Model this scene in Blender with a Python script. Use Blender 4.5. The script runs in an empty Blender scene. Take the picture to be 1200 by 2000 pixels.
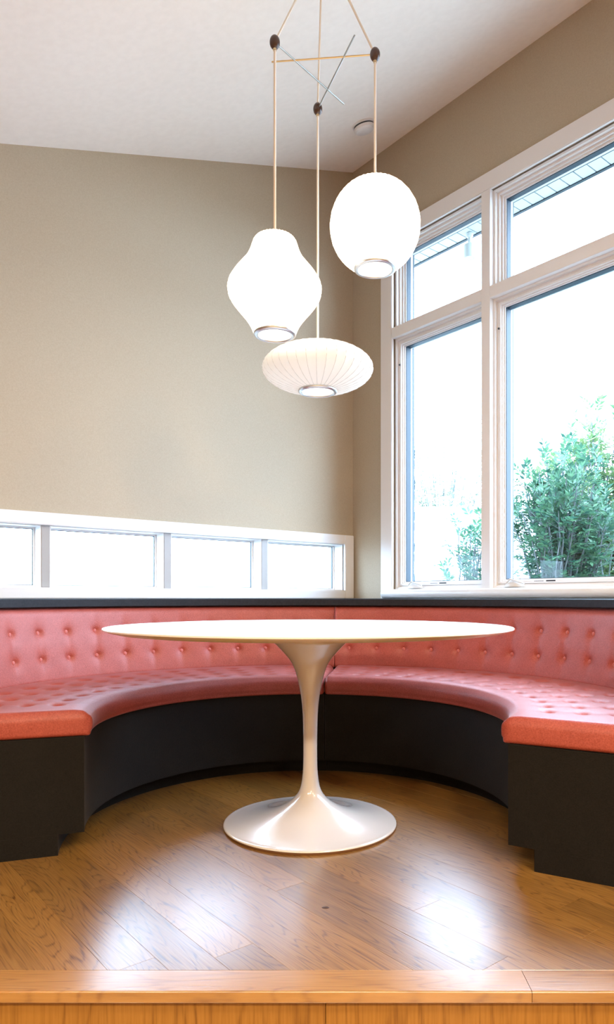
import bpy, bmesh, math, random
from mathutils import Vector, Matrix
random.seed(4)
PI = math.pi
sc = bpy.context.scene
C = sc.collection

# ------------------------------------------------------------------ camera
EYE = 0.832
cam = bpy.data.cameras.new('camera')
cam.sensor_fit = 'AUTO'; cam.sensor_width = 36.0
cam.lens = 1351 / 2000 * 36
cam.shift_x = -55 / 2000
cam.shift_y = 168 / 2000
cam.clip_start = 0.05; cam.clip_end = 200
cam_ob = bpy.data.objects.new('camera', cam); C.objects.link(cam_ob)
cam_ob.location = (0, 0, EYE); cam_ob.rotation_euler = (PI / 2, 0, 0)
sc.camera = cam_ob

# ------------------------------------------------------------------ view, sky, room lamps
sc.view_settings.view_transform = 'Standard'
sc.view_settings.look = 'None'
sc.view_settings.exposure = 0.25
sc.view_settings.gamma = 1.0
sc.view_settings.use_curve_mapping = False
try:
    sc.cycles.use_denoising = True
    sc.cycles.max_bounces = 10
    sc.cycles.diffuse_bounces = 6
    sc.cycles.transparent_max_bounces = 16
    sc.cycles.sample_clamp_indirect = 6
    sc.cycles.caustics_reflective = False
except Exception:
    pass
world = bpy.data.worlds.new('bright_overcast_sky'); sc.world = world
world.use_nodes = True
bg = world.node_tree.nodes['Background']
bg.inputs[0].default_value = (0.70, 0.90, 1.18, 1)
bg.inputs[1].default_value = 14.0

# room frame: a = across (towards the big window wall), e = along the big window wall towards the viewer
A = Vector((0.7706, 0.6373, 0)).normalized()
E = Vector((A.y, -A.x, 0))
CORNER = Vector((0.118, 4.6, 0))
UP = Vector((0, 0, 1))
def WR(s, z, d=0.0): return CORNER + E * s + A * d + UP * z      # on the right wall: s from the corner, d outwards
def WL(t, z, d=0.0): return CORNER - A * t - E * d + UP * z      # on the left wall
ZC = 3.661; SLOPE = 0.3295; TFLAT = 3.5
def ceil_z(t): return ZC - SLOPE * min(t, TFLAT)

def area_lamp(p, size, watts, col, rot=(0, 0, 0)):
    l = bpy.data.lights.new('room_light', 'AREA'); l.shape = 'DISK'; l.size = size; l.energy = watts; l.color = col
    o = bpy.data.objects.new('room_light', l); C.objects.link(o); o.location = p; o.rotation_euler = rot
    return o
WARM = (1.0, 0.78, 0.53)
LAMP_SPOTS = [(2.2, 4.3), (3.8, 4.3), (2.2, 5.9), (3.8, 5.9), (1.0, 5.2), (4.6, 3.4)]      # (t, s) on the ceiling, behind the viewer
for t, s in LAMP_SPOTS:
    p = CORNER - A * t + E * s; p.z = ceil_z(t) - 0.03
    area_lamp(p, 0.32, 62, WARM)

# ------------------------------------------------------------------ materials
def nt(name):
    m = bpy.data.materials.new(name); m.use_nodes = True
    return m, m.node_tree.nodes, m.node_tree.links, m.node_tree.nodes['Principled BSDF']
def setp(b, **k):
    for kk, v in k.items():
        nm = {'color': 'Base Color', 'rough': 'Roughness', 'metal': 'Metallic', 'coat': 'Coat Weight', 'coat_rough': 'Coat Roughness',
              'sheen': 'Sheen Weight', 'sheen_rough': 'Sheen Roughness', 'sheen_tint': 'Sheen Tint', 'spec': 'Specular IOR Level',
              'emit': 'Emission Color', 'emit_s': 'Emission Strength', 'ior': 'IOR', 'coat_ior': 'Coat IOR'}[kk]
        if kk in ('color', 'emit', 'sheen_tint') and len(v) == 3: v = (*v, 1)
        b.inputs[nm].default_value = v
def N(nodes, t, **k):
    n = nodes.new(t)
    for kk, v in k.items(): setattr(n, kk, v)
    return n
def ramp(nodes, stops):
    r = nodes.new('ShaderNodeValToRGB'); e = r.color_ramp.elements
    e[0].position, e[0].color = stops[0][0], (*stops[0][1], 1)
    e[1].position, e[1].color = stops[-1][0], (*stops[-1][1], 1)
    for p, c in stops[1:-1]:
        x = e.new(p); x.color = (*c, 1)
    return r
def noisy(name, c0, c1, scale, bump=0.0, bump_scale=None, dist=0.001, **k):
    m, n, l, b = nt(name)
    tc = N(n, 'ShaderNodeTexCoord'); tx = N(n, 'ShaderNodeTexNoise')
    tx.inputs['Scale'].default_value = scale; tx.inputs['Detail'].default_value = 6
    l.new(tc.outputs['Object'], tx.inputs['Vector'])
    r = ramp(n, [(0.35, c0), (0.65, c1)]); l.new(tx.outputs['Fac'], r.inputs['Fac']); l.new(r.outputs['Color'], b.inputs['Base Color'])
    if bump:
        t2 = N(n, 'ShaderNodeTexNoise'); t2.inputs['Scale'].default_value = bump_scale or scale; t2.inputs['Detail'].default_value = 4
        l.new(tc.outputs['Object'], t2.inputs['Vector'])
        bp = N(n, 'ShaderNodeBump'); bp.inputs['Strength'].default_value = bump; bp.inputs['Distance'].default_value = dist
        l.new(t2.outputs['Fac'], bp.inputs['Height']); l.new(bp.outputs['Normal'], b.inputs['Normal'])
    setp(b, **k); return m
def plain(name, **k):
    m, n, l, b = nt(name); setp(b, **k); return m

def fabric(name, c0, c1, **k):
    m, n, l, b = nt(name)
    tc = N(n, 'ShaderNodeTexCoord')
    t1 = N(n, 'ShaderNodeTexNoise'); t1.inputs['Scale'].default_value = 230; t1.inputs['Detail'].default_value = 3
    t2 = N(n, 'ShaderNodeTexNoise'); t2.inputs['Scale'].default_value = 14; t2.inputs['Detail'].default_value = 3
    l.new(tc.outputs['Object'], t1.inputs['Vector']); l.new(tc.outputs['Object'], t2.inputs['Vector'])
    mx = N(n, 'ShaderNodeMath', operation='MULTIPLY_ADD'); mx.inputs[1].default_value = 0.3
    l.new(t2.outputs['Fac'], mx.inputs[0]); l.new(t1.outputs['Fac'], mx.inputs[2])
    r = ramp(n, [(0.42, c0), (0.85, c1)]); l.new(mx.outputs[0], r.inputs['Fac']); l.new(r.outputs['Color'], b.inputs['Base Color'])
    bp = N(n, 'ShaderNodeBump'); bp.inputs['Strength'].default_value = 0.45; bp.inputs['Distance'].default_value = 0.0012
    l.new(t1.outputs['Fac'], bp.inputs['Height']); l.new(bp.outputs['Normal'], b.inputs['Normal'])
    setp(b, **k); return m

def oak(name, dark, mid, light, rough=0.28, coat=0.6, along='X', per_object=True, lines=9.0, coat_rough=0.16, var=0.28, coat_ior=1.5):
    m, n, l, b = nt(name)
    tc = N(n, 'ShaderNodeTexCoord'); oi = N(n, 'ShaderNodeObjectInfo')
    off = N(n, 'ShaderNodeVectorMath', operation='MULTIPLY_ADD')
    cr = N(n, 'ShaderNodeCombineXYZ')
    for i in range(3): l.new(oi.outputs['Random'], cr.inputs[i])
    l.new(cr.outputs[0], off.inputs[0]); off.inputs[1].default_value = (37, 53, 71); l.new(tc.outputs['Object'], off.inputs[2])
    mp = N(n, 'ShaderNodeMapping')
    mp.inputs['Scale'].default_value = {'X': (1.0, 8.5, 1.2), 'Z': (5.5, 5.5, 0.8), }[along]
    l.new(off.outputs[0], mp.inputs['Vector'])
    n1 = N(n, 'ShaderNodeTexNoise'); n1.inputs['Scale'].default_value = 1.5; n1.inputs['Detail'].default_value = 1.5; n1.inputs['Roughness'].default_value = 0.4
    l.new(mp.outputs[0], n1.inputs['Vector'])
    mu = N(n, 'ShaderNodeMath', operation='MULTIPLY'); mu.inputs[1].default_value = lines * 2 * PI
    l.new(n1.outputs['Fac'], mu.inputs[0])
    s0_ = N(n, 'ShaderNodeMath', operation='SINE'); l.new(mu.outputs[0], s0_.inputs[0])
    s1_ = N(n, 'ShaderNodeMath', operation='MULTIPLY_ADD'); s1_.inputs[1].default_value = 0.5; s1_.inputs[2].default_value = 0.5; l.new(s0_.outputs[0], s1_.inputs[0])
    s2_ = N(n, 'ShaderNodeMath', operation='POWER'); s2_.inputs[1].default_value = 6.0; l.new(s1_.outputs[0], s2_.inputs[0])
    si = N(n, 'ShaderNodeMath', operation='MULTIPLY_ADD'); si.inputs[1].default_value = -1.5; si.inputs[2].default_value = 0.7; l.new(s2_.outputs[0], si.inputs[0])
    # fine pores, stretched along the grain
    mp2 = N(n, 'ShaderNodeMapping'); mp2.inputs['Scale'].default_value = {'X': (9, 260, 60), 'Z': (200, 200, 8)}[along]
    l.new(off.outputs[0], mp2.inputs['Vector'])
    n2 = N(n, 'ShaderNodeTexNoise'); n2.inputs['Scale'].default_value = 1.0; n2.inputs['Detail'].default_value = 3
    l.new(mp2.outputs[0], n2.inputs['Vector'])
    h = N(n, 'ShaderNodeMath', operation='MULTIPLY_ADD'); h.inputs[1].default_value = 0.16; l.new(si.outputs[0], h.inputs[0]); l.new(n2.outputs['Fac'], h.inputs[2])
    r = ramp(n, [(0.22, dark), (0.5, mid), (0.75, light)]); l.new(h.outputs[0], r.inputs['Fac'])
    # each board a tone of its own
    hs = N(n, 'ShaderNodeHueSaturation')
    mr = N(n, 'ShaderNodeMapRange'); mr.inputs['To Min'].default_value = 1 - var; mr.inputs['To Max'].default_value = 1 + var
    l.new(oi.outputs['Random'], mr.inputs['Value']); l.new(mr.outputs[0], hs.inputs['Value']); l.new(r.outputs['Color'], hs.inputs['Color'])
    l.new(hs.outputs['Color'], b.inputs['Base Color'])
    bp = N(n, 'ShaderNodeBump'); bp.inputs['Strength'].default_value = 0.12; bp.inputs['Distance'].default_value = 0.0012
    l.new(h.outputs[0], bp.inputs['Height']); l.new(bp.outputs['Normal'], b.inputs['Normal']); l.new(bp.outputs['Normal'], b.inputs['Coat Normal'])
    setp(b, rough=rough, coat=coat, coat_rough=coat_rough, coat_ior=coat_ior); return m

M = {}
M['wall'] = noisy('beige_wall_covering', (0.40, 0.33, 0.235), (0.435, 0.36, 0.26), 160, 0.35, 420, 0.001, rough=0.72)
M['ceiling'] = noisy('white_ceiling_paint', (0.89, 0.85, 0.80), (0.92, 0.88, 0.83), 30, 0.3, 250, 0.0008, rough=0.85)
M['trim'] = noisy('white_trim_paint', (0.74, 0.738, 0.742), (0.76, 0.758, 0.762), 4, rough=0.3)
M['mullion_shade'] = plain('shade_darkened_mullion_trim', color=(0.36, 0.35, 0.34), rough=0.4)  # strip-window mullions: trim darkened in colour to imitate faces in shade
M['gasket'] = plain('dark_blue_window_gasket', color=(0.012, 0.03, 0.05), rough=0.5)
M['alu'] = plain('blue_grey_outer_cladding', color=(0.020, 0.038, 0.052), rough=0.45)
M['pink'] = fabric('coral_pink_upholstery', (0.29, 0.050, 0.036), (0.44, 0.095, 0.070), rough=0.5, sheen=0.32, sheen_rough=0.25, sheen_tint=(0.9, 0.85, 1.0), spec=0.5)
M['button'] = fabric('coral_button_fabric', (0.42, 0.10, 0.09), (0.62, 0.19, 0.17), rough=0.7, sheen=0.3)
M['dark'] = fabric('black_brown_base_cloth', (0.0045, 0.0042, 0.0040), (0.010, 0.009, 0.0082), rough=0.6, sheen=0.04, spec=0.16)
M['cap'] = noisy('black_ledge_vinyl', (0.014, 0.015, 0.018), (0.02, 0.021, 0.025), 90, 0.2, 200, rough=0.65, spec=0.2)
M['oak'] = oak('oak_floor_boards', (0.105, 0.044, 0.008), (0.26, 0.125, 0.023), (0.32, 0.165, 0.036), rough=0.42, coat=1.0, coat_rough=0.265, coat_ior=2.35, var=0.20, lines=24)
M['oak_edge'] = oak('honey_oak_nosing', (0.24, 0.10, 0.013), (0.37, 0.175, 0.026), (0.43, 0.215, 0.04), rough=0.35, coat=1.0, coat_rough=0.265, coat_ior=2.35, var=0.08, lines=22)
M['oak_riser'] = oak('honey_oak_riser', (0.20, 0.085, 0.012), (0.31, 0.145, 0.024), (0.36, 0.175, 0.033), rough=0.45, coat=0.15, along='Z', var=0.1, lines=10)
M['knot'] = plain('dark_wood_knot', color=(0.06, 0.03, 0.015), rough=0.4)
M['lacquer'] = plain('white_gloss_lacquer', color=(0.70, 0.69, 0.68), rough=0.2, coat=1.0, coat_rough=0.09)
M['tabletop'] = plain('white_laminate_top', color=(0.88, 0.88, 0.88), rough=0.3, coat=0.2, coat_rough=0.25)
M['base_ring'] = plain('brown_shadow_base_ring', color=(0.16, 0.07, 0.025), rough=0.6)  # ring under the foot, coloured brown to paint the shadow line there
M['walnut'] = plain('dark_walnut_knob', color=(0.055, 0.024, 0.014), rough=0.3)
M['rod'] = plain('brushed_nickel_rod', color=(0.42, 0.41, 0.38), rough=0.3, metal=1)
M['brass'] = plain('brass_rod', color=(0.62, 0.45, 0.24), rough=0.3, metal=1)
M['cord'] = plain('cream_fabric_cord', color=(0.78, 0.72, 0.62), rough=0.7)
M['steel'] = plain('brushed_steel_ring', color=(0.62, 0.62, 0.62), rough=0.3, metal=1)
M['plastic'] = plain('white_plastic', color=(0.72, 0.71, 0.70), rough=0.4)
M['black'] = plain('black_print', color=(0.02, 0.02, 0.025), rough=0.5)
M['grey_print'] = plain('grey_print', color=(0.25, 0.25, 0.27), rough=0.5)
M['siding'] = plain('white_siding_paint', color=(0.82, 0.83, 0.83), rough=0.6)
M['soffit'] = plain('pale_soffit_vinyl', color=(0.55, 0.60, 0.62), rough=0.6)
M['soffit_gap'] = plain('blue_grey_soffit_channel', color=(0.06, 0.10, 0.13), rough=0.7)
M['brick'] = noisy('grey_blue_brick', (0.025, 0.04, 0.05), (0.05, 0.07, 0.08), 40, 0.5, 120, rough=0.85)
M['mortar'] = plain('grey_mortar', color=(0.09, 0.10, 0.11), rough=0.9)
M['ground'] = noisy('pale_gravel', (0.24, 0.25, 0.23), (0.34, 0.34, 0.32), 3, rough=0.9)
M['roofing'] = plain('grey_roofing', color=(0.25, 0.26, 0.28), rough=0.8)
M['bark'] = noisy('grey_bark', (0.07, 0.09, 0.10), (0.14, 0.15, 0.15), 30, rough=0.8)
def lamp_mat(name, col, s):
    return plain(name, color=(0.5, 0.48, 0.45), rough=0.6, emit=col, emit_s=s)
M['shade_warm'] = lamp_mat('glowing_shade_skin', (1.0, 0.86, 0.66), 3.6)
M['shade_soft'] = lamp_mat('softly_glowing_shade_skin', (1.0, 0.93, 0.84), 0.40)
M['shade_rib'] = lamp_mat('shade_wire_under_skin', (1.0, 0.86, 0.66), 3.3)
M['shade_rib_soft'] = lamp_mat('shade_wire_under_soft_skin', (1.0, 0.86, 0.70), 0.16)
M['diffuser'] = lamp_mat('glowing_diffuser', (1.0, 0.9, 0.75), 2.2)
M['downlight'] = lamp_mat('downlight_lens', (1.0, 0.8, 0.55), 3.0)
def leaf(name, c0, c1):
    m, n, l, b = nt(name)
    g = N(n, 'ShaderNodeNewGeometry'); r = ramp(n, [(0.0, c0), (1.0, c1)])
    l.new(g.outputs['Random Per Island'], r.inputs['Fac']); l.new(r.outputs['Color'], b.inputs['Base Color'])
    tr = N(n, 'ShaderNodeBsdfTranslucent'); l.new(r.outputs['Color'], tr.inputs['Color'])
    mx = N(n, 'ShaderNodeMixShader'); mx.inputs[0].default_value = 0.28
    l.new(b.outputs[0], mx.inputs[1]); l.new(tr.outputs[0], mx.inputs[2]); l.new(mx.outputs[0], n['Material Output'].inputs['Surface'])
    setp(b, rough=0.5); return m
M['leaf_teal'] = leaf('blue_green_leaves', (0.022, 0.085, 0.062), (0.10, 0.22, 0.115))
M['leaf_yellow'] = leaf('yellow_green_leaves', (0.06, 0.15, 0.07), (0.22, 0.30, 0.12))
M['leaf_glare'] = leaf('glare_bleached_far_leaves', (0.45, 0.50, 0.42), (0.65, 0.68, 0.52))  # leaf colour bleached to stand in for glare and haze
def glass():
    m = bpy.data.materials.new('window_glass'); m.use_nodes = True
    n = m.node_tree.nodes; l = m.node_tree.links; n.clear()
    o = n.new('ShaderNodeOutputMaterial'); t = n.new('ShaderNodeBsdfTransparent'); g = n.new('ShaderNodeBsdfGlossy')
    g.inputs['Roughness'].default_value = 0.0; t.inputs['Color'].default_value = (0.93, 0.97, 0.98, 1)
    lw = n.new('ShaderNodeLayerWeight'); lw.inputs['Blend'].default_value = 0.5
    pw = n.new('ShaderNodeMath'); pw.operation = 'POWER'; pw.inputs[1].default_value = 5; l.new(lw.outputs['Facing'], pw.inputs[0])
    f = n.new('ShaderNodeMath'); f.operation = 'MULTIPLY_ADD'; f.inputs[1].default_value = 0.92; f.inputs[2].default_value = 0.012; l.new(pw.outputs[0], f.inputs[0])
    mx = n.new('ShaderNodeMixShader')
    l.new(f.outputs[0], mx.inputs[0]); l.new(t.outputs[0], mx.inputs[1]); l.new(g.outputs[0], mx.inputs[2]); l.new(mx.outputs[0], o.inputs['Surface'])
    return m
M['glass'] = glass()

# ------------------------------------------------------------------ helpers
def link(name, bm, mat, parent=None, smooth=None, world_verts=True):
    me = bpy.data.meshes.new(name)
    bmesh.ops.recalc_face_normals(bm, faces=bm.faces)
    bm.to_mesh(me); bm.free()
    me.materials.append(M[mat] if isinstance(mat, str) else mat)
    if smooth is not None:
        me.shade_smooth(); me.set_sharp_from_angle(angle=math.radians(smooth))
    o = bpy.data.objects.new(name, me); C.objects.link(o)
    if parent is not None:
        o.parent = parent
        if world_verts: o.matrix_parent_inverse = parent_world(parent).inverted()
    return o
def parent_world(p):
    m = Matrix.Translation(p.location) @ p.rotation_euler.to_matrix().to_4x4()
    if p.parent is not None: m = parent_world(p.parent) @ p.matrix_parent_inverse @ m
    return m
def thing(name, label, cat, loc=(0, 0, 0), group=None, kind=None):
    o = bpy.data.objects.new(name, None); C.objects.link(o); o.location = loc
    o.empty_display_size = 0.05
    o['label'] = label; o['category'] = cat
    if group: o['group'] = group
    if kind: o['kind'] = kind
    return o
def struct(o, label=None, cat=None):
    o['kind'] = 'structure'
    if label: o['label'] = label
    if cat: o['category'] = cat
    return o
def hexa(bm, P):
    """P: 8 points, bottom loop 0-3, top loop 4-7"""
    v = [bm.verts.new(p) for p in P]
    for f in ((3, 2, 1, 0), (4, 5, 6, 7), (0, 1, 5, 4), (1, 2, 6, 5), (2, 3, 7, 6), (3, 0, 4, 7)):
        bm.faces.new([v[i] for i in f])
    return v
def wbox(bm, F, s0, s1, z0, z1, d0, d1):
    """box in a wall frame F (WR or WL)"""
    hexa(bm, [F(s0, z0, d0), F(s1, z0, d0), F(s1, z0, d1), F(s0, z0, d1), F(s0, z1, d0), F(s1, z1, d0), F(s1, z1, d1), F(s0, z1, d1)])
def wring(bm, F, s0, s1, z0, z1, i0, i1, d0, d1):
    """mitred rectangular ring between inset i0 and i1"""
    o = [(s0 + i0, z0 + i0), (s1 - i0, z0 + i0), (s1 - i0, z1 - i0), (s0 + i0, z1 - i0)]
    n = [(s0 + i1, z0 + i1), (s1 - i1, z0 + i1), (s1 - i1, z1 - i1), (s0 + i1, z1 - i1)]
    for k in range(4):
        a, b, c, d = o[k], o[(k + 1) % 4], n[(k + 1) % 4], n[k]
        hexa(bm, [F(*a, d0), F(*b, d0), F(*c, d0), F(*d, d0), F(*a, d1), F(*b, d1), F(*c, d1), F(*d, d1)])
def box(bm, x0, x1, y0, y1, z0, z1):
    hexa(bm, [(x0, y0, z0), (x1, y0, z0), (x1, y1, z0), (x0, y1, z0), (x0, y0, z1), (x1, y0, z1), (x1, y1, z1), (x0, y1, z1)])
def bevel(bm, w, seg=2):
    bmesh.ops.bevel(bm, geom=list(bm.edges), offset=w, segments=seg, affect='EDGES', clamp_overlap=True)
def poly_prism(bm, pts, z0, z1):
    b = [bm.verts.new((*p, z0)) for p in pts]; t = [bm.verts.new((*p, z1)) for p in pts]
    bm.faces.new(b[::-1]); bm.faces.new(t)
    for i in range(len(pts)):
        j = (i + 1) % len(pts); bm.faces.new((b[i], b[j], t[j], t[i]))
def lathe(bm, prof, c=(0, 0, 0), seg=64, close=True, ripple=0, ripple_n=0):
    rings = []
    for r, z in prof:
        if r < 1e-6: rings.append([bm.verts.new((c[0], c[1], c[2] + z))])
        else:
            ring = []
            for k in range(seg):
                a = 2 * PI * k / seg
                rr = r
                if ripple_n: rr = r * (1 - ripple * (1 - abs(math.cos(a * ripple_n / 2))))
                ring.append(bm.verts.new((c[0] + rr * math.cos(a), c[1] + rr * math.sin(a), c[2] + z)))
            rings.append(ring)
    for a, b in zip(rings, rings[1:]):
        if len(a) == 1 and len(b) == 1: continue
        for k in range(seg):
            j = (k + 1) % seg
            if len(a) == 1: bm.faces.new((a[0], b[k], b[j]))
            elif len(b) == 1: bm.faces.new((a[k], a[j], b[0]))
            else: bm.faces.new((a[k], a[j], b[j], b[k]))
def tube(bm, pts, rad, seg=10, cap=True):
    pts = [Vector(p) for p in pts]; rings = []
    rads = rad if isinstance(rad, (list, tuple)) else [rad] * len(pts)
    for i, p in enumerate(pts):
        d = (pts[min(i + 1, len(pts) - 1)] - pts[max(i - 1, 0)]).normalized()
        u = d.cross(Vector((0, 0, 1)) if abs(d.z) < 0.95 else Vector((1, 0, 0))).normalized(); w = d.cross(u)
        rings.append([bm.verts.new(p + (u * math.cos(2 * PI * k / seg) + w * math.sin(2 * PI * k / seg)) * rads[i]) for k in range(seg)])
    for a, b in zip(rings, rings[1:]):
        for k in range(seg):
            j = (k + 1) % seg; bm.faces.new((a[k], a[j], b[j], b[k]))
    if cap: bm.faces.new(rings[0][::-1]); bm.faces.new(rings[-1])
def smooth_profile(pts, n=6):
    """Catmull-Rom through (r, z)"""
    out = []
    for i in range(len(pts) - 1):
        p0, p1, p2, p3 = pts[max(i - 1, 0)], pts[i], pts[i + 1], pts[min(i + 2, len(pts) - 1)]
        for k in range(n):
            t = k / n
            out.append(tuple(0.5 * (2 * p1[j] + (p2[j] - p0[j]) * t + (2 * p0[j] - 5 * p1[j] + 4 * p2[j] - p3[j]) * t * t + (3 * p1[j] - p0[j] - 3 * p2[j] + p3[j]) * t ** 3) for j in (0, 1)))
    out.append(pts[-1]); return [(max(r, 0), z) for r, z in out]

# ------------------------------------------------------------------ room shell
TH = 0.17           # wall thickness
LOW = -0.19         # lower floor level
# right wall, openings of the big window
S0, S1, S2, S3, S4, S5 = 0.389, 1.083, 1.141, 2.541, 2.599, 3.293
ZB, ZT1, ZT2, ZH = 0.886, 2.441, 2.505, 3.028
bm = bmesh.new()
wbox(bm, WR, -TH, S0 - .012, LOW, 3.95, 0, TH)
wbox(bm, WR, S5 + .012, 8.2, LOW, 3.95, 0, TH)
wbox(bm, WR, S0 - .012, S5 + .012, LOW, ZB - .03, 0, TH)
wbox(bm, WR, S0 - .012, S5 + .012, ZH + .012, 3.95, 0, TH)
struct(link('wall_right', bm, 'wall'))
# left wall with the low strip of windows
T = [(0.083, 0.678), (0.722, 1.310), (1.352, 1.949), (1.990, 2.588)]
LB, LT = 0.883, 1.184
bm = bmesh.new()
wbox(bm, WL, 0, T[0][0] - .01, LOW, 3.95, 0, TH)
wbox(bm, WL, T[3][1] + .01, 6.2, LOW, 3.95, 0, TH)
wbox(bm, WL, T[0][0] - .01, T[3][1] + .01, LOW, LB - .01, 0, TH)
wbox(bm, WL, T[0][0] - .01, T[3][1] + .01, LT + .01, 3.95, 0, TH)
struct(link('wall_left', bm, 'wall'))
bm = bmesh.new(); wbox(bm, WR, 8.0, 8.2, LOW, 3.95, -6.2, 0); struct(link('wall_back', bm, 'wall'))
bm = bmesh.new(); wbox(bm, WL, 6.0, 6.2, LOW, 3.95, -8.0, 0); struct(link('wall_far', bm, 'wall'))
# ceiling: rises towards the big window
bm = bmesh.new()
def cv(t, s, dz): p = CORNER - A * t + E * s; return bm.verts.new((p.x, p.y, ceil_z(max(t, 0)) + dz + (SLOPE * -t if t < 0 else 0)))
prof_t = [-TH, 0, TFLAT, 6.2]
g = [[cv(t, s, dz) for t in prof_t] for dz in (0, 0.12) for s in (-TH, 8.2)]
for k in range(3):
    bm.faces.new((g[0][k], g[0][k + 1], g[1][k + 1], g[1][k])); bm.faces.new((g[2][k], g[2][k + 1], g[3][k + 1], g[3][k]))
    bm.faces.new((g[0][k], g[0][k + 1], g[2][k + 1], g[2][k])); bm.faces.new((g[1][k], g[1][k + 1], g[3][k + 1], g[3][k]))
bm.faces.new((g[0][0], g[1][0], g[3][0], g[2][0])); bm.faces.new((g[0][3], g[1][3], g[3][3], g[2][3]))
struct(link('ceiling', bm, 'ceiling'))
# downlights behind the viewer
for i, (t, s) in enumerate(LAMP_SPOTS):
    p = CORNER - A * t + E * s; z = ceil_z(t)
    o = thing('recessed_downlight', 'round white recessed downlight in the ceiling behind the viewer', 'ceiling light', (p.x, p.y, z), group='ceiling downlights behind the viewer')
    if t < TFLAT: o.rotation_euler = Matrix.Rotation(math.atan(SLOPE), 3, E).to_euler()
    bm = bmesh.new(); lathe(bm, [(0.085, -0.004), (0.105, -0.006), (0.108, 0.0), (0.085, 0.0), (0.085, -0.004)], seg=32); link('trim_ring', bm, 'plastic', o, 40, False)
    bm = bmesh.new(); lathe(bm, [(0, -0.002), (0.085, -0.002)], seg=32); link('lens', bm, 'downlight', o, None, False)

# ------------------------------------------------------------------ platform floor of oak boards
YF, YN = 1.462, 1.546        # step edge and rear edge of the nosing board
floor_bm = bmesh.new()
def clip(poly, f):
    out = []
    for i in range(len(poly)):
        a, b = poly[i], poly[(i + 1) % len(poly)]; fa, fb = f(a), f(b)
        if fa >= 0: out.append(a)
        if (fa >= 0) != (fb >= 0):
            t = fa / (fa - fb); out.append((a[0] + (b[0] - a[0]) * t, a[1] + (b[1] - a[1]) * t))
    return out
def nq(n_, q_): p = A * n_ + E * q_; return (p.x, p.y)
nW = CORNER.dot(A); qW = CORNER.dot(E)
slab = [nq(nW, qW), nq(nW, 4), nq(nW - 6.0, 4), nq(nW - 6.0, qW)]
slab = clip(slab, lambda p: p[1] - (YN))
poly_prism(floor_bm, slab, LOW, -0.012)
floor = struct(link('floor', floor_bm, 'oak'))
W = 0.1055; n0 = 1.015
joints = {0: [-2.146], -1: [-2.009, -3.05], -2: [-2.62, -1.41], -3: [-1.97], 1: [-2.55, -1.62], 2: [-1.93, -2.98], 3: [-2.4], 4: [-1.78, -2.75], 5: [-2.2], -4: [-1.5], -5: [-1.1]}
tones = {}
for row in range(-18, 19):
    na, nb = n0 + row * W, min(n0 + (row + 1) * W, nW - 0.002)
    if na >= nW: continue
    js = sorted(joints.get(row, []))
    lo = js[0] if js else -2.3 + random.uniform(-.6, .6)
    if not js: js = [lo]
    hi = js[-1]
    while lo > qW: lo -= random.uniform(0.75, 1.35); js.insert(0, lo)
    while hi < 2.6: hi += random.uniform(0.75, 1.35); js.append(hi)
    for q0, q1 in zip(js, js[1:]):
        q0 = max(q0, qW + 0.002)
        gp = 0.0002
        poly = [nq(na + gp, q0 + gp), nq(na + gp, q1 - gp), nq(nb - gp, q1 - gp), nq(nb - gp, q0 + gp)]
        poly = clip(poly, lambda p: p[1] - (YN + 0.001))
        poly = clip(poly, lambda p: 2.3 - p[0]) if poly else poly
        poly = clip(poly, lambda p: p[0] + 2.1) if poly else poly
        if len(poly) < 3: continue
        area = abs(sum(poly[i][0] * poly[(i + 1) % len(poly)][1] - poly[(i + 1) % len(poly)][0] * poly[i][1] for i in range(len(poly)))) / 2
        if area < 0.0004: continue
        # hidden under the banquette
        cx_, cy_ = -0.115, 2.51
        if min(math.hypot(p[0] - cx_, p[1] - cy_) for p in poly) > 1.25 and all(p[1] > 2.3 for p in poly): continue
        org = Vector((*nq((na + nb) / 2, q0), 0))
        loc = [((Vector((*p, 0)) - org).dot(E), (Vector((*p, 0)) - org).dot(A)) for p in poly]
        bm = bmesh.new(); poly_prism(bm, loc, -0.012, 0.0 + random.uniform(-0.0002, 0.0002))
        top = [e for e in bm.edges if all(v.co.z > -0.006 for v in e.verts)]
        bmesh.ops.bevel(bm, geom=top, offset=0.0003, segments=1, affect='EDGES')
        o = link('plank', bm, 'oak', None)
        o.parent = floor; o.location = org; o.rotation_euler = (0, 0, math.atan2(E.y, E.x))
bm = bmesh.new(); lathe(bm, [(0, 0.0012), (0.005, 0.0010), (0.007, 0.0001)], seg=16)
for v in bm.verts: v.co.x *= 1.5; v.co.x += (636 - 655) / 1351 * 1.859; v.co.y += 1.859
link('knot', bm, 'knot', floor)

# nosing boards and riser
trim1 = struct(thing('trim_1', 'honey oak nosing board along the front edge of the platform', 'nosing', (0, YF, 0)))
del trim1['category']
XJ = (1040 - 655) / 1351 * YF
for x0, x1 in ((-2.3, XJ - .0006), (XJ + .0006, 2.5)):
    bm = bmesh.new(); box(bm, 0, x1 - x0, 0, YN - YF, -0.026, 0.0)
    ed = [e for e in bm.edges if abs(e.verts[0].co.y) < 1e-5 and abs(e.verts[1].co.y) < 1e-5 and abs(e.verts[0].co.z - e.verts[1].co.z) < 1e-5]
    bmesh.ops.bevel(bm, geom=ed, offset=0.003, segments=3, affect='EDGES')
    o = link('nosing_board', bm, 'oak_edge', trim1, 50, False); o.location = (x0, 0, 0)
trim2 = struct(thing('trim_2', 'honey oak riser panels below the platform edge', 'riser', (0, YF + .02, LOW))); del trim2['category']
YR = YF + 0.016
rj = [-2.3, -1.1, -0.0197, 1.1, 2.5]
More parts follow.
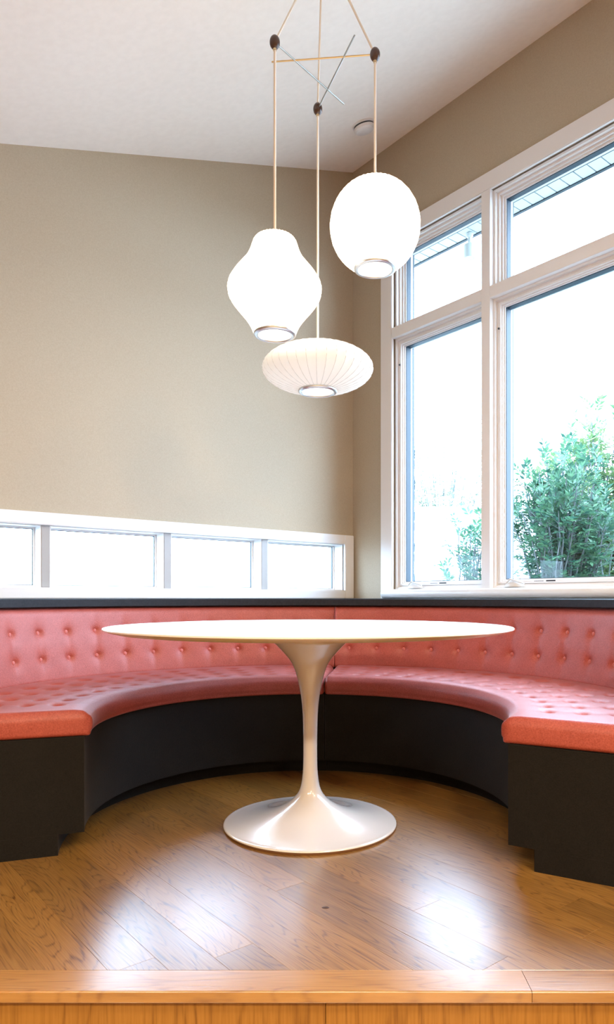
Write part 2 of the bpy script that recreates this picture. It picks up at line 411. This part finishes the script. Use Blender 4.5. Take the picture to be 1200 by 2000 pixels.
for x0, x1 in zip(rj, rj[1:]):
    bm = bmesh.new(); box(bm, 0, x1 - x0 - 0.001, 0, 0.018, 0, -LOW - 0.0265)
    bevel(bm, 0.0008, 1)
    o = link('riser_panel', bm, 'oak_riser', trim2, None, False); o.location = (x0, YR - (YF + .02), 0)
bm = bmesh.new()
low = [nq(nW, qW), nq(nW, qW + 8.0), nq(nW - 6.0, qW + 8.0), nq(nW - 6.0, qW)]
low = clip(low, lambda p: (YN) - p[1])
poly_prism(bm, low, LOW - 0.05, LOW)
struct(link('floor', bm, 'oak'))

# ------------------------------------------------------------------ window_1, the big one on the right wall
def win_root(name, label, p):
    o = thing(name, label, 'window', p, kind='structure'); return o
w1 = win_root('window_1', 'tall white framed window bank beside the corner looking onto green shrubs', WR(1.0, ZB))
def cas(F, root, s0, s1, z0, z1, d0=-0.02, d1=0.0, name='casing_board', b=0.003, mat='trim'):
    bm = bmesh.new(); wbox(bm, F, s0, s1, z0, z1, d0, d1); bevel(bm, b, 2); return link(name, bm, mat, root, 40)
cas(WR, w1, 0.288, S0, 0.83, 3.124)                  # left casing
cas(WR, w1, S5, S5 + .1, 0.83, 3.124)
cas(WR, w1, S0, S5, ZH, 3.124)                       # head casing
for a0, a1 in ((S1, S2), (S3, S4)):
    cas(WR, w1, a0, a1, ZB, ZH, -0.020, 0.12, 'mullion', .0015)
for a0, a1 in ((S0, S1), (S2, S3), (S4, S5)):
    cas(WR, w1, a0, a1, ZT1, ZT2, -0.020, 0.12, 'transom_bar', 0.0015)
    # fixed upper light: stepped frame
    bm = bmesh.new()
    for i0, i1, d in ((0, .013, .012), (.013, .025, .032), (.025, .036, .048), (.036, .046, .060)):
        wring(bm, WR, a0, a1, ZT2, ZH, i0, i1, d, .12)
    fr = link('fixed_frame', bm, 'trim', w1)
    bm = bmesh.new(); wring(bm, WR, a0, a1, ZT2, ZH, .046, .049, .066, .10); g_ = link('gasket', bm, 'gasket', fr)
    bm = bmesh.new(); wring(bm, WR, a0, a1, ZT2, ZH, .0, .030, .121, .15); link('outer_cladding', bm, 'alu', fr)
    bm = bmesh.new(); wbox(bm, WR, a0 + .044, a1 - .044, ZT2 + .044, ZH - .044, .078, .084); link('glass_pane', bm, 'glass', fr)
    # casement below
    bm = bmesh.new()
    for i0, i1, d in ((0, .012, .012), (.012, .020, .030), (.020, .026, .045)):
        wring(bm, WR, a0, a1, ZB, ZT1, i0, i1, d, .12)
    link('casement_frame', bm, 'trim', w1)
    bm = bmesh.new()
    for i0, i1, d in ((.022, .034, .028), (.034, .040, .040), (.040, .046, .052)):
        wring(bm, WR, a0, a1, ZB, ZT1, i0, i1, d, .115)
    sh = link('sash', bm, 'trim', w1)
    bm = bmesh.new(); wring(bm, WR, a0, a1, ZB, ZT1, .046, .049, .060, .10); link('gasket', bm, 'gasket', sh)
    bm = bmesh.new(); wring(bm, WR, a0, a1, ZB, ZT1, .0, .030, .121, .15); link('outer_cladding', bm, 'alu', sh)
    bm = bmesh.new(); wbox(bm, WR, a0 + .044, a1 - .044, ZB + .044, ZT1 - .044, .078, .084); link('glass_pane', bm, 'glass', sh)
    # hinge screw, crank, stickers
    bm = bmesh.new(); wbox(bm, WR, a0 + .0215, a0 + .029, 2.276, 2.284, .020, .030); link('screw', bm, 'black', w1)
    sm = a0 + (0.17 if a0 < 1 else 0.135)
    bm = bmesh.new()
    NS = 14
    top = []
    for i in range(NS + 1):
        u = -1 + 2 * i / NS; hgt = 0.030 * (1 - abs(u) ** 2.2) + 0.006; dep = 0.020 * (1 - abs(u) ** 2.5) + 0.008
        s_ = sm + u * 0.062
        ring = [WR(s_, ZB + .004, .014), WR(s_, ZB + .004, .014 - dep), WR(s_, ZB + .004 + hgt * .45, .014 - dep * 1.0), WR(s_, ZB + .004 + hgt, .014 - dep * .45), WR(s_, ZB + .004 + hgt, .014)]
        top.append([bm.verts.new(p) for p in ring])
    for r0, r1 in zip(top, top[1:]):
        for k in range(5): bm.faces.new((r0[k], r0[(k + 1) % 5], r1[(k + 1) % 5], r1[k]))
    bm.faces.new(top[0]); bm.faces.new(top[-1][::-1])
    ck = link('crank_cover', bm, 'plastic', w1, 50)
    bm = bmesh.new(); tube(bm, [WR(sm - .035, ZB + .026, -.010), WR(sm - .012, ZB + .045, -.010), WR(sm + .03, ZB + .034, -.012), WR(sm + .075, ZB + .02, -.012)], .0045, 8); link('crank_handle', bm, 'plastic', ck, 60)
    s1_ = sm + 0.145
    bm = bmesh.new(); wbox(bm, WR, s1_ + .035, s1_ + .088, ZB + .030, ZB + .037, .0270, .0279); link('label_sticker', bm, 'black', w1)
    bm = bmesh.new()
    for k in range(7): wbox(bm, WR, s1_ - .035 + k * .008, s1_ - .029 + k * .008, ZB + .031, ZB + .0355, .0272, .0279)
    link('printed_mark', bm, 'grey_print', w1)
# stool (inner sill) with its rounded horn
bm = bmesh.new()
prof = [(.012, .830), (-.030, .830), (-.040, .838), (-.046, .850), (-.047, .862), (-.043, .874), (-.034, .883), (-.022, .886), (.012, .886)]
rows = []
for s_, k in ((0.296, 0.0), (0.298, 0.45), (0.304, .75), (0.314, .93), (0.330, 1.0), (S5 + .09, 1.0)):
    zc = .858
    rows.append([bm.verts.new(WR(s_, zc + (z - zc) * (0.35 + 0.65 * k), d * (k if d < 0 else 1))) for d, z in prof])
for r0, r1 in zip(rows, rows[1:]):
    for k in range(len(prof)): bm.faces.new((r0[k], r0[(k + 1) % len(prof)], r1[(k + 1) % len(prof)], r1[k]))
bm.faces.new(rows[0]); bm.faces.new(rows[-1][::-1])
link('sill', bm, 'trim', w1, 50)
# brick reveal outside, left of the first casement
bm = bmesh.new()
wbox(bm, WR, 0.372, 0.3905, 1.85, 3.03, .1505, .176)
link('outer_trim', bm, 'alu', w1)
wr = bpy.data.objects['wall_right']
bm = bmesh.new()
z = .60; k = 0
while z < 1.84:
    off = 0.003 * ((k * 7) % 3 - 1)
    wbox(bm, WR, 0.33, 0.388 + off * 0.5, z, z + .056, .1505, .186 + off * .4); z += .066; k += 1
o = link('brick', bm, 'brick', wr); o['kind'] = 'stuff'
bm = bmesh.new(); wbox(bm, WR, 0.33, 0.383, .6, 1.85, .1505, .182); link('mortar', bm, 'mortar', wr)

# ------------------------------------------------------------------ window_2, the low strip on the left wall
w2 = win_root('window_2', 'low white strip window of four panes above the banquette ledge', WL(1.2, LB))
tL0, tL1 = T[0][0], T[3][1]
cas(WL, w2, tL0 - .076, tL0, .83, 1.244)
cas(WL, w2, tL1, tL1 + .076, .83, 1.244)
cas(WL, w2, tL0, tL1, LT, 1.244)
cas(WL, w2, tL0, tL1, .83, LB)
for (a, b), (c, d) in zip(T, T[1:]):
    cas(WL, w2, b, c, LB, LT, .004, .12, 'mullion', .002, 'mullion_shade')
for a, b in T:
    bm = bmesh.new(); wring(bm, WL, a, b, LB, LT, 0, .004, .006, .12); wring(bm, WL, a, b, LB, LT, .004, .012, .09, .12); fr = link('pane_frame', bm, 'trim', w2)
    bm = bmesh.new(); wring(bm, WL, a, b, LB, LT, .012, .0145, .098, .110); link('gasket', bm, 'alu', fr)
    bm = bmesh.new(); wbox(bm, WL, a + .011, b - .011, LB + .011, LT - .011, .101, .106); link('glass_pane', bm, 'glass', fr)

# ------------------------------------------------------------------ banquette
CX, CY = -0.115, 2.51
AX = math.radians(85.0)
END = 114.5
def P(r, off, z, side):        # off in degrees from the seam, side +1 = right half
    a = AX - side * math.radians(off); return Vector((CX + r * math.cos(a), CY + r * math.sin(a), z))
def rrect(r0, r1, z0, z1, rads, ns):
    """rounded rectangle; order: front face up, top back, back face down, bottom forward. rads = front-top, back-top, back-bottom, front-bottom"""
    ft, bt, bb, fb = rads; pts = []
    def line(a, b, n): 
        for i in range(n): t = i / n; pts.append((a[0] + (b[0] - a[0]) * t, a[1] + (b[1] - a[1]) * t))
    def arc(c, rad, a0, a1, n):
        for i in range(n): a = math.radians(a0 + (a1 - a0) * i / n); pts.append((c[0] + rad * math.cos(a), c[1] + rad * math.sin(a)))
    line((r0, z0 + fb), (r0, z1 - ft), ns[0]); arc((r0 + ft, z1 - ft), ft, 180, 90, 6)
    line((r0 + ft, z1), (r1 - bt, z1), ns[1]); arc((r1 - bt, z1 - bt), bt, 90, 0, 4)
    line((r1, z1 - bt), (r1, z0 + bb), ns[2]); arc((r1 - bb, z0 + bb), bb, 0, -90, 4)
    line((r1 - bb, z0), (r0 + fb, z0), ns[3]); arc((r0 + fb, z0 + fb), fb, 270, 180, 4)
    return pts
def cushion(name, side, sect, disp, a0, a1, re0, re1, step, parent, rref):
    """sect(inset) -> section points; disp(r, z, off, w) -> (r, z)"""
    offs = []
    d2 = math.degrees(1 / rref)
    for f in (0, .05, .15, .3, .5, .75): offs.append((a0 + f * re0 * d2, re0 - math.sqrt(max(re0 ** 2 - (re0 - f * re0) ** 2, 0))))
    x = a0 + re0 * d2
    while x < a1 - re1 * d2: offs.append((x, 0.0)); x += step
    for f in (1.0, .75, .5, .3, .15, .05, 0): offs.append((a1 - f * re1 * d2, re1 - math.sqrt(max(re1 ** 2 - (re1 - f * re1) ** 2, 0))))
    bm = bmesh.new(); rings = []
    for off, ins in offs:
        w = max(0.0, 1 - ins / 0.01)
        rings.append([bm.verts.new(P(*disp(r, z, off, w), side) if False else P(disp(r, z, off, w)[0], off, disp(r, z, off, w)[1], side)) for r, z in sect(ins)])
    m = len(rings[0])
    for a, b in zip(rings, rings[1:]):
        for k in range(m): bm.faces.new((a[k], a[(k + 1) % m], b[(k + 1) % m], b[k]))
    bm.faces.new(rings[0]); bm.faces.new(rings[-1][::-1])
    return link(name, bm, 'pink', parent, 60)
Z0S, Z1S = 0.380, 0.460
RS0, RS1 = 0.728, 1.290
SEAT_R = [0.85, 0.955, 1.06, 1.165, 1.255]; SEAT_A = [3.0 + 7.7 * j for j in range(14)]
BACK_Z = [0.558, 0.676]; BACK_A = [3.4 + 6.7 * j for j in range(17)]
def seat_sect(i): 
    c = lambda v: max(v - i, .003)
    return rrect(RS0 + i, RS1 - i, Z0S + i * .6, Z1S - i, (c(.030), c(.02), c(.006), c(.010)), (6, 62, 5, 6))
def seat_disp(r, z, off, w):
    # crown + tufts
    top = max(0.0, min(1.0, (z - (Z1S - 0.014)) / 0.012))
    f = max(0.0, min(1.0, (r - RS0) / 0.05))
    if top > 0:
        dz = 0.007 * f
        fa = (off - 3.0) / 7.7; ka = min(max(round(fa), 0), 13); da = (fa - ka) * math.radians(7.7) * r
        best = 0; s = 0
        for rk in SEAT_R[:4]:
            d2 = da * da * 0.55 + (r - rk) ** 2
            s += 0.020 * math.exp(-d2 / 0.017 ** 2) + 0.0035 * math.exp(-d2 / 0.04 ** 2)
        s += 0.001 * math.exp(-(da / 0.012) ** 2) * (1 if 0.83 < r < 1.2 else 0.3)
        z += (dz - s) * top * w
    elif z > Z0S + 0.02 and r < RS0 + 0.02:
        r -= 0.006 * math.sin((z - Z0S) / (Z1S - Z0S) * PI) * w
    return r, z
BZ0, BZ1 = 0.45, 0.788
def back_sect(i):
    c = lambda v: max(v - i, .003)
    return rrect(1.27 + i, 1.375 - i, BZ0 + i, BZ1 - i, (c(.034), c(.006), c(.006), c(.02)), (56, 6, 5, 4))
def back_disp(r, z, off, w):
    lean = (z - BZ0) * 0.17
    front = max(0.0, min(1.0, (1.31 - r) / 0.03))
    if front > 0:
        s = 0
        fa = (off - 3.4) / 6.7; ka = min(max(round(fa), 0), 16); da = (fa - ka) * math.radians(6.7) * 1.3
        for zk in BACK_Z:
            d2 = da * da + (z - zk) ** 2
            s += 0.011 * math.exp(-d2 / 0.013 ** 2) + 0.006 * math.exp(-d2 / 0.036 ** 2)
        # soft vertical pulls between and around the buttons
        zf = math.exp(-((z - 0.6) / 0.13) ** 2)
        s += 0.0035 * math.exp(-(da / 0.016) ** 2) * zf
        r += s * front * w
    return r + lean * w if True else r, z
bq_names = ['left half of the curved coral tufted banquette, under the low strip window',
            'right half of the curved coral tufted banquette, under the tall window']
for side, lab in ((-1, bq_names[0]), (1, bq_names[1])):
    b = thing('curved_banquette', lab, 'banquette', P(1.1, 57, 0, side), group='curved tufted banquette halves around the table')
    def sector(name, r0, r1, z0, z1, mat, a0=0.06, a1=END, n=60, bev=0.0):
        bm = bmesh.new(); rows = []
        for i in range(n + 1):
            off = a0 + (a1 - a0) * i / n
            rows.append([bm.verts.new(P(r0, off, z0, side)), bm.verts.new(P(r0, off, z1, side)), bm.verts.new(P(r1, off, z1, side)), bm.verts.new(P(r1, off, z0, side))])
        for p, q in zip(rows, rows[1:]):
            for k in range(4): bm.faces.new((p[k], p[(k + 1) % 4], q[(k + 1) % 4], q[k]))
        bm.faces.new(rows[0]); bm.faces.new(rows[-1][::-1])
        if bev:
            ed = [e for e in bm.edges if len(e.link_faces) == 2 and e.calc_face_angle(0) > 0.7]
            bmesh.ops.bevel(bm, geom=ed, offset=bev, segments=2, affect='EDGES')
        return link(name, bm, mat, b, 35)
    sector('toe_kick', 0.828, 1.42, 0.0, 0.0679, 'dark')
    sector('base', 0.748, 1.42, 0.068, 0.3795, 'dark', a0=0.10, bev=0.004)
    sector('back_panel', 1.435, 1.452, 0.38, 0.785, 'dark')
    cushion('seat_cushion', side, seat_sect, seat_disp, 0.12, END + .3, .022, .026, 0.42, b, 1.0)
    bc = cushion('back_cushion', side, back_sect, back_disp, 0.05, END, .006, .02, 0.42, b, 1.3)
    # covered buttons
    base = None
    for zk in BACK_Z:
        for off in BACK_A:
            if base is None:
                bm = bmesh.new(); lathe(bm, smooth_profile([(0, .0055), (.005, .0048), (.0085, .002), (.0095, -.001), (.008, -.004)], 3), seg=14)
                base = bpy.data.meshes.new('button'); bmesh.ops.recalc_face_normals(bm, faces=bm.faces); bm.to_mesh(base); bm.free(); base.materials.append(M['button']); base.shade_smooth()
            o = bpy.data.objects.new('button', base); C.objects.link(o); o.parent = bc; o.matrix_parent_inverse = parent_world(bc).inverted()
            o.parent = bc
            r, _ = back_disp(1.27, zk, off, 1)
            p = P(r - 0.004, off, zk, side); o.location = p
            d = (Vector((CX, CY, zk)) - p).normalized(); o.rotation_euler = d.to_track_quat('Z', 'Y').to_euler()

# black ledge between backrest and walls
def wall_r(off, side):
    a = AX - side * math.radians(off); d = Vector((math.cos(a), math.sin(a), 0)); c0 = Vector((CX, CY, 0)); best = 2.1
    for nrm, pt in ((A, CORNER), (-E, CORNER)):
        den = d.dot(nrm)
        if den > 1e-3: best = min(best, (pt - c0).dot(nrm) / den)
    return best - 0.001
bm = bmesh.new(); rows = []
angs = [x * 2.0 for x in range(-57, 58)]
angs = [-END] + angs + [END]
# the corner itself
ca = math.degrees(AX - math.atan2(CORNER.y - CY, CORNER.x - CX)); angs = sorted(angs + [ca])
for a_ in angs:
    sd = 1 if a_ >= 0 else -1; off = abs(a_); ro = wall_r(off, sd)
    rows.append([bm.verts.new(P(r, off, z, sd)) for r, z in ((1.318, .7890), (1.314, .7925), (1.314, .8245), (1.320, .829), (ro, .829), (ro, .7890))])
for p, q in zip(rows, rows[1:]):
    for k in range(6): bm.faces.new((p[k], p[(k + 1) % 6], q[(k + 1) % 6], q[k]))
bm.faces.new(rows[0]); bm.faces.new(rows[-1][::-1])
lg = link('ledge', bm, 'cap', None, 40); lg['label'] = 'thin black curved ledge capping the banquette back below both windows'; lg['category'] = 'ledge'

# ------------------------------------------------------------------ tulip table
TX, TY = -0.0918, 2.549
tb = thing('pedestal_table', 'round white pedestal table with a trumpet foot inside the curved banquette', 'table', (TX, TY, 0))
R = 0.729
bm = bmesh.new()
lathe(bm, [(0, .7300), (R - .004, .7300), (R - .001, .7292), (R, .7275), (R, .7238), (R - .002, .7225), (R - .02, .7165), (R - .045, .7105), (R - .07, .7078), (R - .10, .707), (0, .707)], seg=160)
link('tabletop', bm, 'tabletop', tb, 25, False)
prof = [(0, .7068), (.150, .7066), (.150, .702), (.146, .690), (.139, .672), (.122, .655), (.103, .636), (.080, .610), (.0635, .583), (.050, .545), (.0375, .489), (.0300, .430), (.0272, .375), (.0258, .30), (.0262, .224), (.0300, .170), (.0385, .130), (.055, .102), (.083, .078), (.125, .055), (.18, .036), (.24, .0225), (.29, .0155), (.3125, .0135), (.3172, .0105)]
sp = smooth_profile(prof[2:], 5)
bm = bmesh.new(); lathe(bm, [(0, .7068), (.150, .7066)] + sp + [(.3172, .0085), (.312, .007), (0, .007)], seg=128)
link('pedestal', bm, 'lacquer', tb, 40, False)
bm = bmesh.new(); lathe(bm, [(0, .0068), (.3155, .0068), (.316, .0045), (.314, 0), (0, 0)], seg=96); link('foot_shadow_ring', bm, 'base_ring', tb, 40, False)

# ------------------------------------------------------------------ pendant lamps
HK = 1.968 + EYE
def px_at(x, D): return (x - 655) / 1351 * D
can_c = Vector((-0.047, 2.58, 0)); tt = (CORNER - can_c).dot(A); can_z = ceil_z(tt)
cn = thing('ceiling_canopy', 'round white ceiling canopy the three pendant cords hang from', 'canopy', (can_c.x, can_c.y, can_z - .05))
bm = bmesh.new(); lathe(bm, [(0, -.0), (.068, 0), (.072, .006), (.066, .02), (.05, .075), (0, .075)], seg=48); link('canopy_cover', bm, 'plastic', cn, 35, False)
def ellipse_profile(r, hv, rtop, rbot, n=26):
    a0 = math.acos(min(1, rtop / r)); a1 = -math.acos(min(1, rbot / r))
    return [(r * math.cos(a0 + (a1 - a0) * i / n), hv * math.sin(a0 + (a1 - a0) * i / n)) for i in range(n + 1)]
pear = smooth_profile([(.040, 2.112), (.062, 2.106), (.076, 2.092), (.087, 2.058), (.104, 2.026), (.138, 1.984), (.1600, 1.950), (.1655, 1.925), (.158, 1.893), (.130, 1.855), (.104, 1.824), (.085, 1.795), (.0745, 1.770)], 4)
lamps = [
    dict(label='pear shaped white pendant lamp, lowest on the left, with a narrow waisted top', D=2.45, x=(537), prof=[(r, z - 1.93) for r, z in pear], zc=1.93, rb=.0655, knob=(537, 83), rod=(672, 203), mat='shade_warm', rib='shade_rib', rodm='rod'),
    dict(label='ball shaped white pendant lamp, highest of the three, in front of the tall window', D=2.505, x=732, prof=ellipse_profile(.163, .167, .03, .074), zc=2.178, rb=.067, knob=(733, 107), rod=(531, 121), mat='shade_warm', rib='shade_rib', rodm='brass'),
    dict(label='flat saucer shaped white pendant lamp with visible ribs, hanging lowest of the three', D=2.784, x=619, prof=ellipse_profile(.2235, .092, .03, .078), zc=1.7545, rb=.069, knob=(621, 213), rod=(693, 69), mat='shade_soft', rib='shade_rib_soft', rodm='rod')]
for L in lamps:
    D = L['D']; kx = px_at(L['knob'][0], D); x = kx
    zs = L['zc']; pf = L['prof']; rb = L['rb']
    o = thing('pendant_lamp', L['label'], 'pendant lamp', (x, D, zs), group='cluster of three pendant lamps over the table')
    bm = bmesh.new(); lathe(bm, pf, seg=144, ripple=0.012, ripple_n=36); shd = link('lamp_shade', bm, L['mat'], o, None, False)
    for p_ in shd.data.polygons: p_.use_smooth = True
    bm = bmesh.new()
    for k in range(36):
        a = 2 * PI * k / 36
        tube(bm, [((r + .0002) * math.cos(a), (r + .0002) * math.sin(a), z) for r, z in pf[::2] + [pf[-1]]], .0011, 5)
    rbo = link('wire_rib', bm, L['rib'], shd, 60, False); rbo['kind'] = 'stuff'
    zb = pf[-1][1]; zt = pf[0][1]
    bm = bmesh.new(); lathe(bm, smooth_profile([(rb - .006, zb + .010), (rb - .006, zb - .008), (rb - .001, zb - .011), (rb + .008, zb - .008), (rb + .009, zb - .001), (rb + .004, zb + .008)], 4), seg=72); link('bottom_ring', bm, 'steel', o, 40, False)
    bm = bmesh.new(); lathe(bm, [(0, zb - .004), (rb * .6, zb - .003), (rb - .006, zb + .001)], seg=48); link('diffuser', bm, 'diffuser', o, 60, False)
    bm = bmesh.new(); lathe(bm, [(0, zt + .012), (.010, zt + .012), (.016, zt + .004), (pf[0][0] + .004, zt + .002), (pf[0][0] + .004, zt - .006), (0, zt - .006)], seg=32); link('crown_cap', bm, 'plastic', o, 40, False)
    bm = bmesh.new(); tube(bm, [(0, 0, zt), (0, 0, HK - zs)], .0046, 10); link('cord', bm, 'cord', o, 60, False)
    d = Vector((x - can_c.x, D - can_c.y, 0)).normalized() * .055
    top = Vector((can_c.x + d.x - x, can_c.y + d.y - D, can_z - .052 - zs))
    bm = bmesh.new(); tube(bm, [(0, 0, HK - zs), tuple(top)], .0040, 10); link('cord', bm, 'cord', o, 60, False)
    bm = bmesh.new(); lathe(bm, ellipse_profile(.0185, .0245, .004, .004, 14), c=(0, 0, HK - zs), seg=28); link('wooden_knob', bm, 'walnut', o, 60, False)
    bm = bmesh.new(); lathe(bm, [(0, -.029), (.0065, -.029), (.0065, -.020), (0, -.020)], c=(0, 0, HK - zs), seg=16); link('ferrule', bm, 'brass', o, 40, False)
    Dr = 1351 * 1.968 / (1168 - L['rod'][1]); rx = px_at(L['rod'][0], Dr)
    bm = bmesh.new(); tube(bm, [(0, 0, HK - zs), (rx - x, Dr - D, HK - zs)], .0030, 10); link('rod', bm, L['rodm'], o, 60, False)

# ------------------------------------------------------------------ smoke detector
Dd = 3.941; sx = px_at(710, Dd); sn = thing('smoke_detector', 'round white smoke detector on the ceiling near the corner', 'smoke detector', (sx, Dd, 0))
td = (CORNER - Vector((sx, Dd, 0))).dot(A); sn.location.z = ceil_z(td)
sn.rotation_euler = Matrix.Rotation(math.atan(SLOPE), 3, E).to_euler()
bm = bmesh.new(); lathe(bm, [(0, 0), (.064, 0), (.064, -.010), (0, -.010)], seg=40); link('mounting_plate', bm, 'plastic', sn, 35, False)
bm = bmesh.new(); lathe(bm, [(0, -.0165), (.057, -.0165), (.060, -.020), (.058, -.032), (.050, -.040), (.024, -.043), (.020, -.046), (0, -.047)], seg=40); link('cover', bm, 'plastic', sn, 35, False)
bm = bmesh.new(); lathe(bm, [(0, -.010), (.057, -.010), (.057, -.0166), (0, -.0166)], seg=40); link('vent_gap', bm, 'black', sn, 35, False)

# ------------------------------------------------------------------ outdoors
bm = bmesh.new(); box(bm, -25, 30, -10, 40, -.9, -.4); g_ = link('ground', bm, 'ground'); struct(g_, 'pale gravel ground outside the windows')
# soffit above the tall window
sf = thing('roof_eave', 'pale vinyl roof eave with grooved soffit outside the tall window', 'roof eave', WR(1.5, 3.23, .4))
bm = bmesh.new(); wbox(bm, WR, -1.0, 6.0, 3.238, 3.40, .176, .60); link('roof_edge', bm, 'soffit_gap', sf)
me0 = None
k = 0; s = -0.95
while s < 4.6:
    bm = bmesh.new(); wbox(bm, WR, s + .0035, s + .0805, 3.228, 3.2379, .178, .588); link('soffit_panel', bm, 'soffit', sf); s += .0843
bm = bmesh.new(); wbox(bm, WR, -1.0, 6.0, 3.222, 3.40, .590, .612); link('fascia', bm, 'alu', sf)
# eave lamp seen through the upper left light
el = thing('eave_light', 'small grey security light hanging under the far eave', 'outdoor light', WR(0.5356, 3.222, .55))
bm = bmesh.new(); lathe(bm, [(0, 0), (.022, 0), (.022, -.02), (.012, -.03), (.012, -.06), (.038, -.075), (.040, -.15), (.034, -.162), (0, -.162)], seg=28); link('lamp_body', bm, 'soffit', el, 40, False)
# neighbour wall with its coping
nb = thing('garden_wall', 'white clapboard garden wall beyond the tall window', 'wall', (3.5, 12, -.4))
bm = bmesh.new(); box(bm, -3, 16, 12.05, 12.2, -.4, 2.36); link('wall_core', bm, 'siding', nb)
for i in range(15):
    bm = bmesh.new(); z0 = -.4 + i * .18; hexa(bm, [(-3, 12.0, z0), (16, 12.0, z0), (16, 12.05, z0), (-3, 12.05, z0), (-3, 12.035, z0 + .18), (16, 12.035, z0 + .18), (16, 12.05, z0 + .18), (-3, 12.05, z0 + .18)])
    link('clapboard', bm, 'siding', nb)
bm = bmesh.new(); box(bm, -3.1, 16.1, 11.93, 12.27, 2.36, 2.41); link('coping', bm, 'soffit', nb)
bn = thing('low_pale_form', 'low pale grey form outside beside the shrub', 'bench', (1.25, 7.9, -.4))  # unidentified low pale form, built as a slab on two legs
bm = bmesh.new(); box(bm, .88, 1.29, 7.7, 7.95, 1.03, 1.07); link('top_slab', bm, 'soffit', bn)
bm = bmesh.new(); box(bm, .90, .96, 7.72, 7.93, -.4, 1.03); link('leg', bm, 'soffit', bn)
bm = bmesh.new(); box(bm, 1.21, 1.27, 7.72, 7.93, -.4, 1.03); link('leg', bm, 'soffit', bn)
# low fence of horizontal boards beyond the strip window
hs = thing('garden_fence', 'low white fence of horizontal boards beyond the strip window', 'fence', WL(2.5, -.4, 4.5))
for t_ in (-1.0, 1.0, 3.0, 5.0, 7.0, 9.0):
    bm = bmesh.new(); wbox(bm, WL, t_, t_ + .09, -.4, 1.02, 4.53, 4.62); link('post', bm, 'siding', hs)
for i in range(9):
    z0 = -.36 + i * .155
    bm = bmesh.new(); wbox(bm, WL, -1.2, 9.2, z0, z0 + .145, 4.5, 4.529); link('board', bm, 'siding', hs)

def shrub(name, label, cx_, cy_, rx, ry, zt, mat, nst, seed, leaf_l=.055, group=None, zlow=0.2, per=15):
    rnd = random.Random(seed)
    o = thing(name, label, 'shrub' if zt < 3 else 'tree', (cx_, cy_, -.4), group)
    bw = bmesh.new(); bl = bmesh.new()
    def leaflet(p, d, up, L):
        sdv = d.cross(up).normalized(); w = L * .2
        m = p + d * L * .45
        v = [bl.verts.new(p), bl.verts.new(m + sdv * w), bl.verts.new(p + d * L - up * L * .12), bl.verts.new(m - sdv * w)]
        bl.faces.new(v[:3]); bl.faces.new((v[0], v[2], v[3]))
    def spray(p, d, n):
        q = p
        for i in range(n):
            d = (d + Vector((rnd.uniform(-.25, .25), rnd.uniform(-.25, .25), rnd.uniform(-.15, .15)))).normalized()
            q2 = q + d * leaf_l * .42
            sd = d.cross(Vector((rnd.uniform(-.3, .3), rnd.uniform(-.3, .3), 1))).normalized(); up = sd.cross(d).normalized()
            for s_ in (-1, 1):
                leaflet(q2, (d * .75 + sd * s_ * .8 + up * rnd.uniform(-.2, .3)).normalized(), up, leaf_l * rnd.uniform(.7, 1.15))
            q = q2
        leaflet(q, d, Vector((0, 0, 1)) if abs(d.z) < .9 else Vector((1, 0, 0)), leaf_l)
    for k in range(nst):
        a = rnd.uniform(0, 2 * PI); rr = math.sqrt(rnd.random())
        topz = zt * (1 - .28 * rr ** 2) * rnd.uniform(.78, 1.02)
        p0 = Vector((cx_ + rnd.uniform(-.12, .12), cy_ + rnd.uniform(-.12, .12), -.4)); p3 = Vector((cx_ + rx * rr * math.cos(a), cy_ + ry * rr * math.sin(a), topz))
        pts = []
        for i in range(9):
            t = i / 8; h = Vector((p0.x + (p3.x - p0.x) * t ** 1.4, p0.y + (p3.y - p0.y) * t ** 1.4, p0.z + (p3.z - p0.z) * t ** .9))
            h += Vector((rnd.uniform(-.02, .02), rnd.uniform(-.02, .02), 0)) * (1 if 0 < i < 8 else 0); pts.append(h)
        tube(bw, pts, [.013 * (1 - .8 * i / 8) + .002 for i in range(9)], 5)
        for j in range(per):
            t = rnd.uniform(.12, 1.0) ** .8; f = t * 8; i = min(int(f), 7); p = pts[i].lerp(pts[i + 1], f - i)
            if p.z < zlow: continue
            d = Vector((rnd.uniform(-1, 1), rnd.uniform(-1, 1), rnd.uniform(-.1, .9))).normalized()
            ln = rnd.uniform(.05, .20); tube(bw, [p, p + d * ln], .0022, 3, False)
            spray(p + d * ln * .4, d, rnd.randint(3, 6))
        spray(pts[-1], Vector((rnd.uniform(-.3, .3), rnd.uniform(-.3, .3), 1)).normalized(), 6)
    link('stem', bw, 'bark', o, 60)
    f = link('foliage', bl, mat, o); f['kind'] = 'stuff'
    return o
G = 'shrubs outside the tall window'
shrub('leafy_shrub', 'tall blue-green leafy shrub, left in the wide lower pane of the tall window', 2.0, 6.1, .44, .45, 2.2, 'leaf_teal', 66, 3, leaf_l=.07, per=20, group=G)
shrub('leafy_shrub', 'loose low green shrub edging the narrow lower pane beside the mullion', 1.36, 6.9, .26, .35, 1.62, 'leaf_teal', 20, 5, leaf_l=.07, group=G)
shrub('leafy_shrub', 'yellow-green leafy shrub at the right edge behind the blue-green one', 3.1, 7.9, .8, .6, 3.0, 'leaf_yellow', 80, 8, leaf_l=.085, per=18, group=G)
shrub('leafy_shrub', 'darker green shrub low at the right edge of the wide pane', 2.72, 5.35, .34, .3, 1.62, 'leaf_teal', 40, 11, leaf_l=.065, group=G)
shrub('far_tree', 'tree with leaves coloured pale as if overexposed, beyond the white garden wall', 2.4, 15.5, 1.9, 1.2, 5.2, 'leaf_glare', 60, 21, leaf_l=.16, per=14, zlow=1.5)
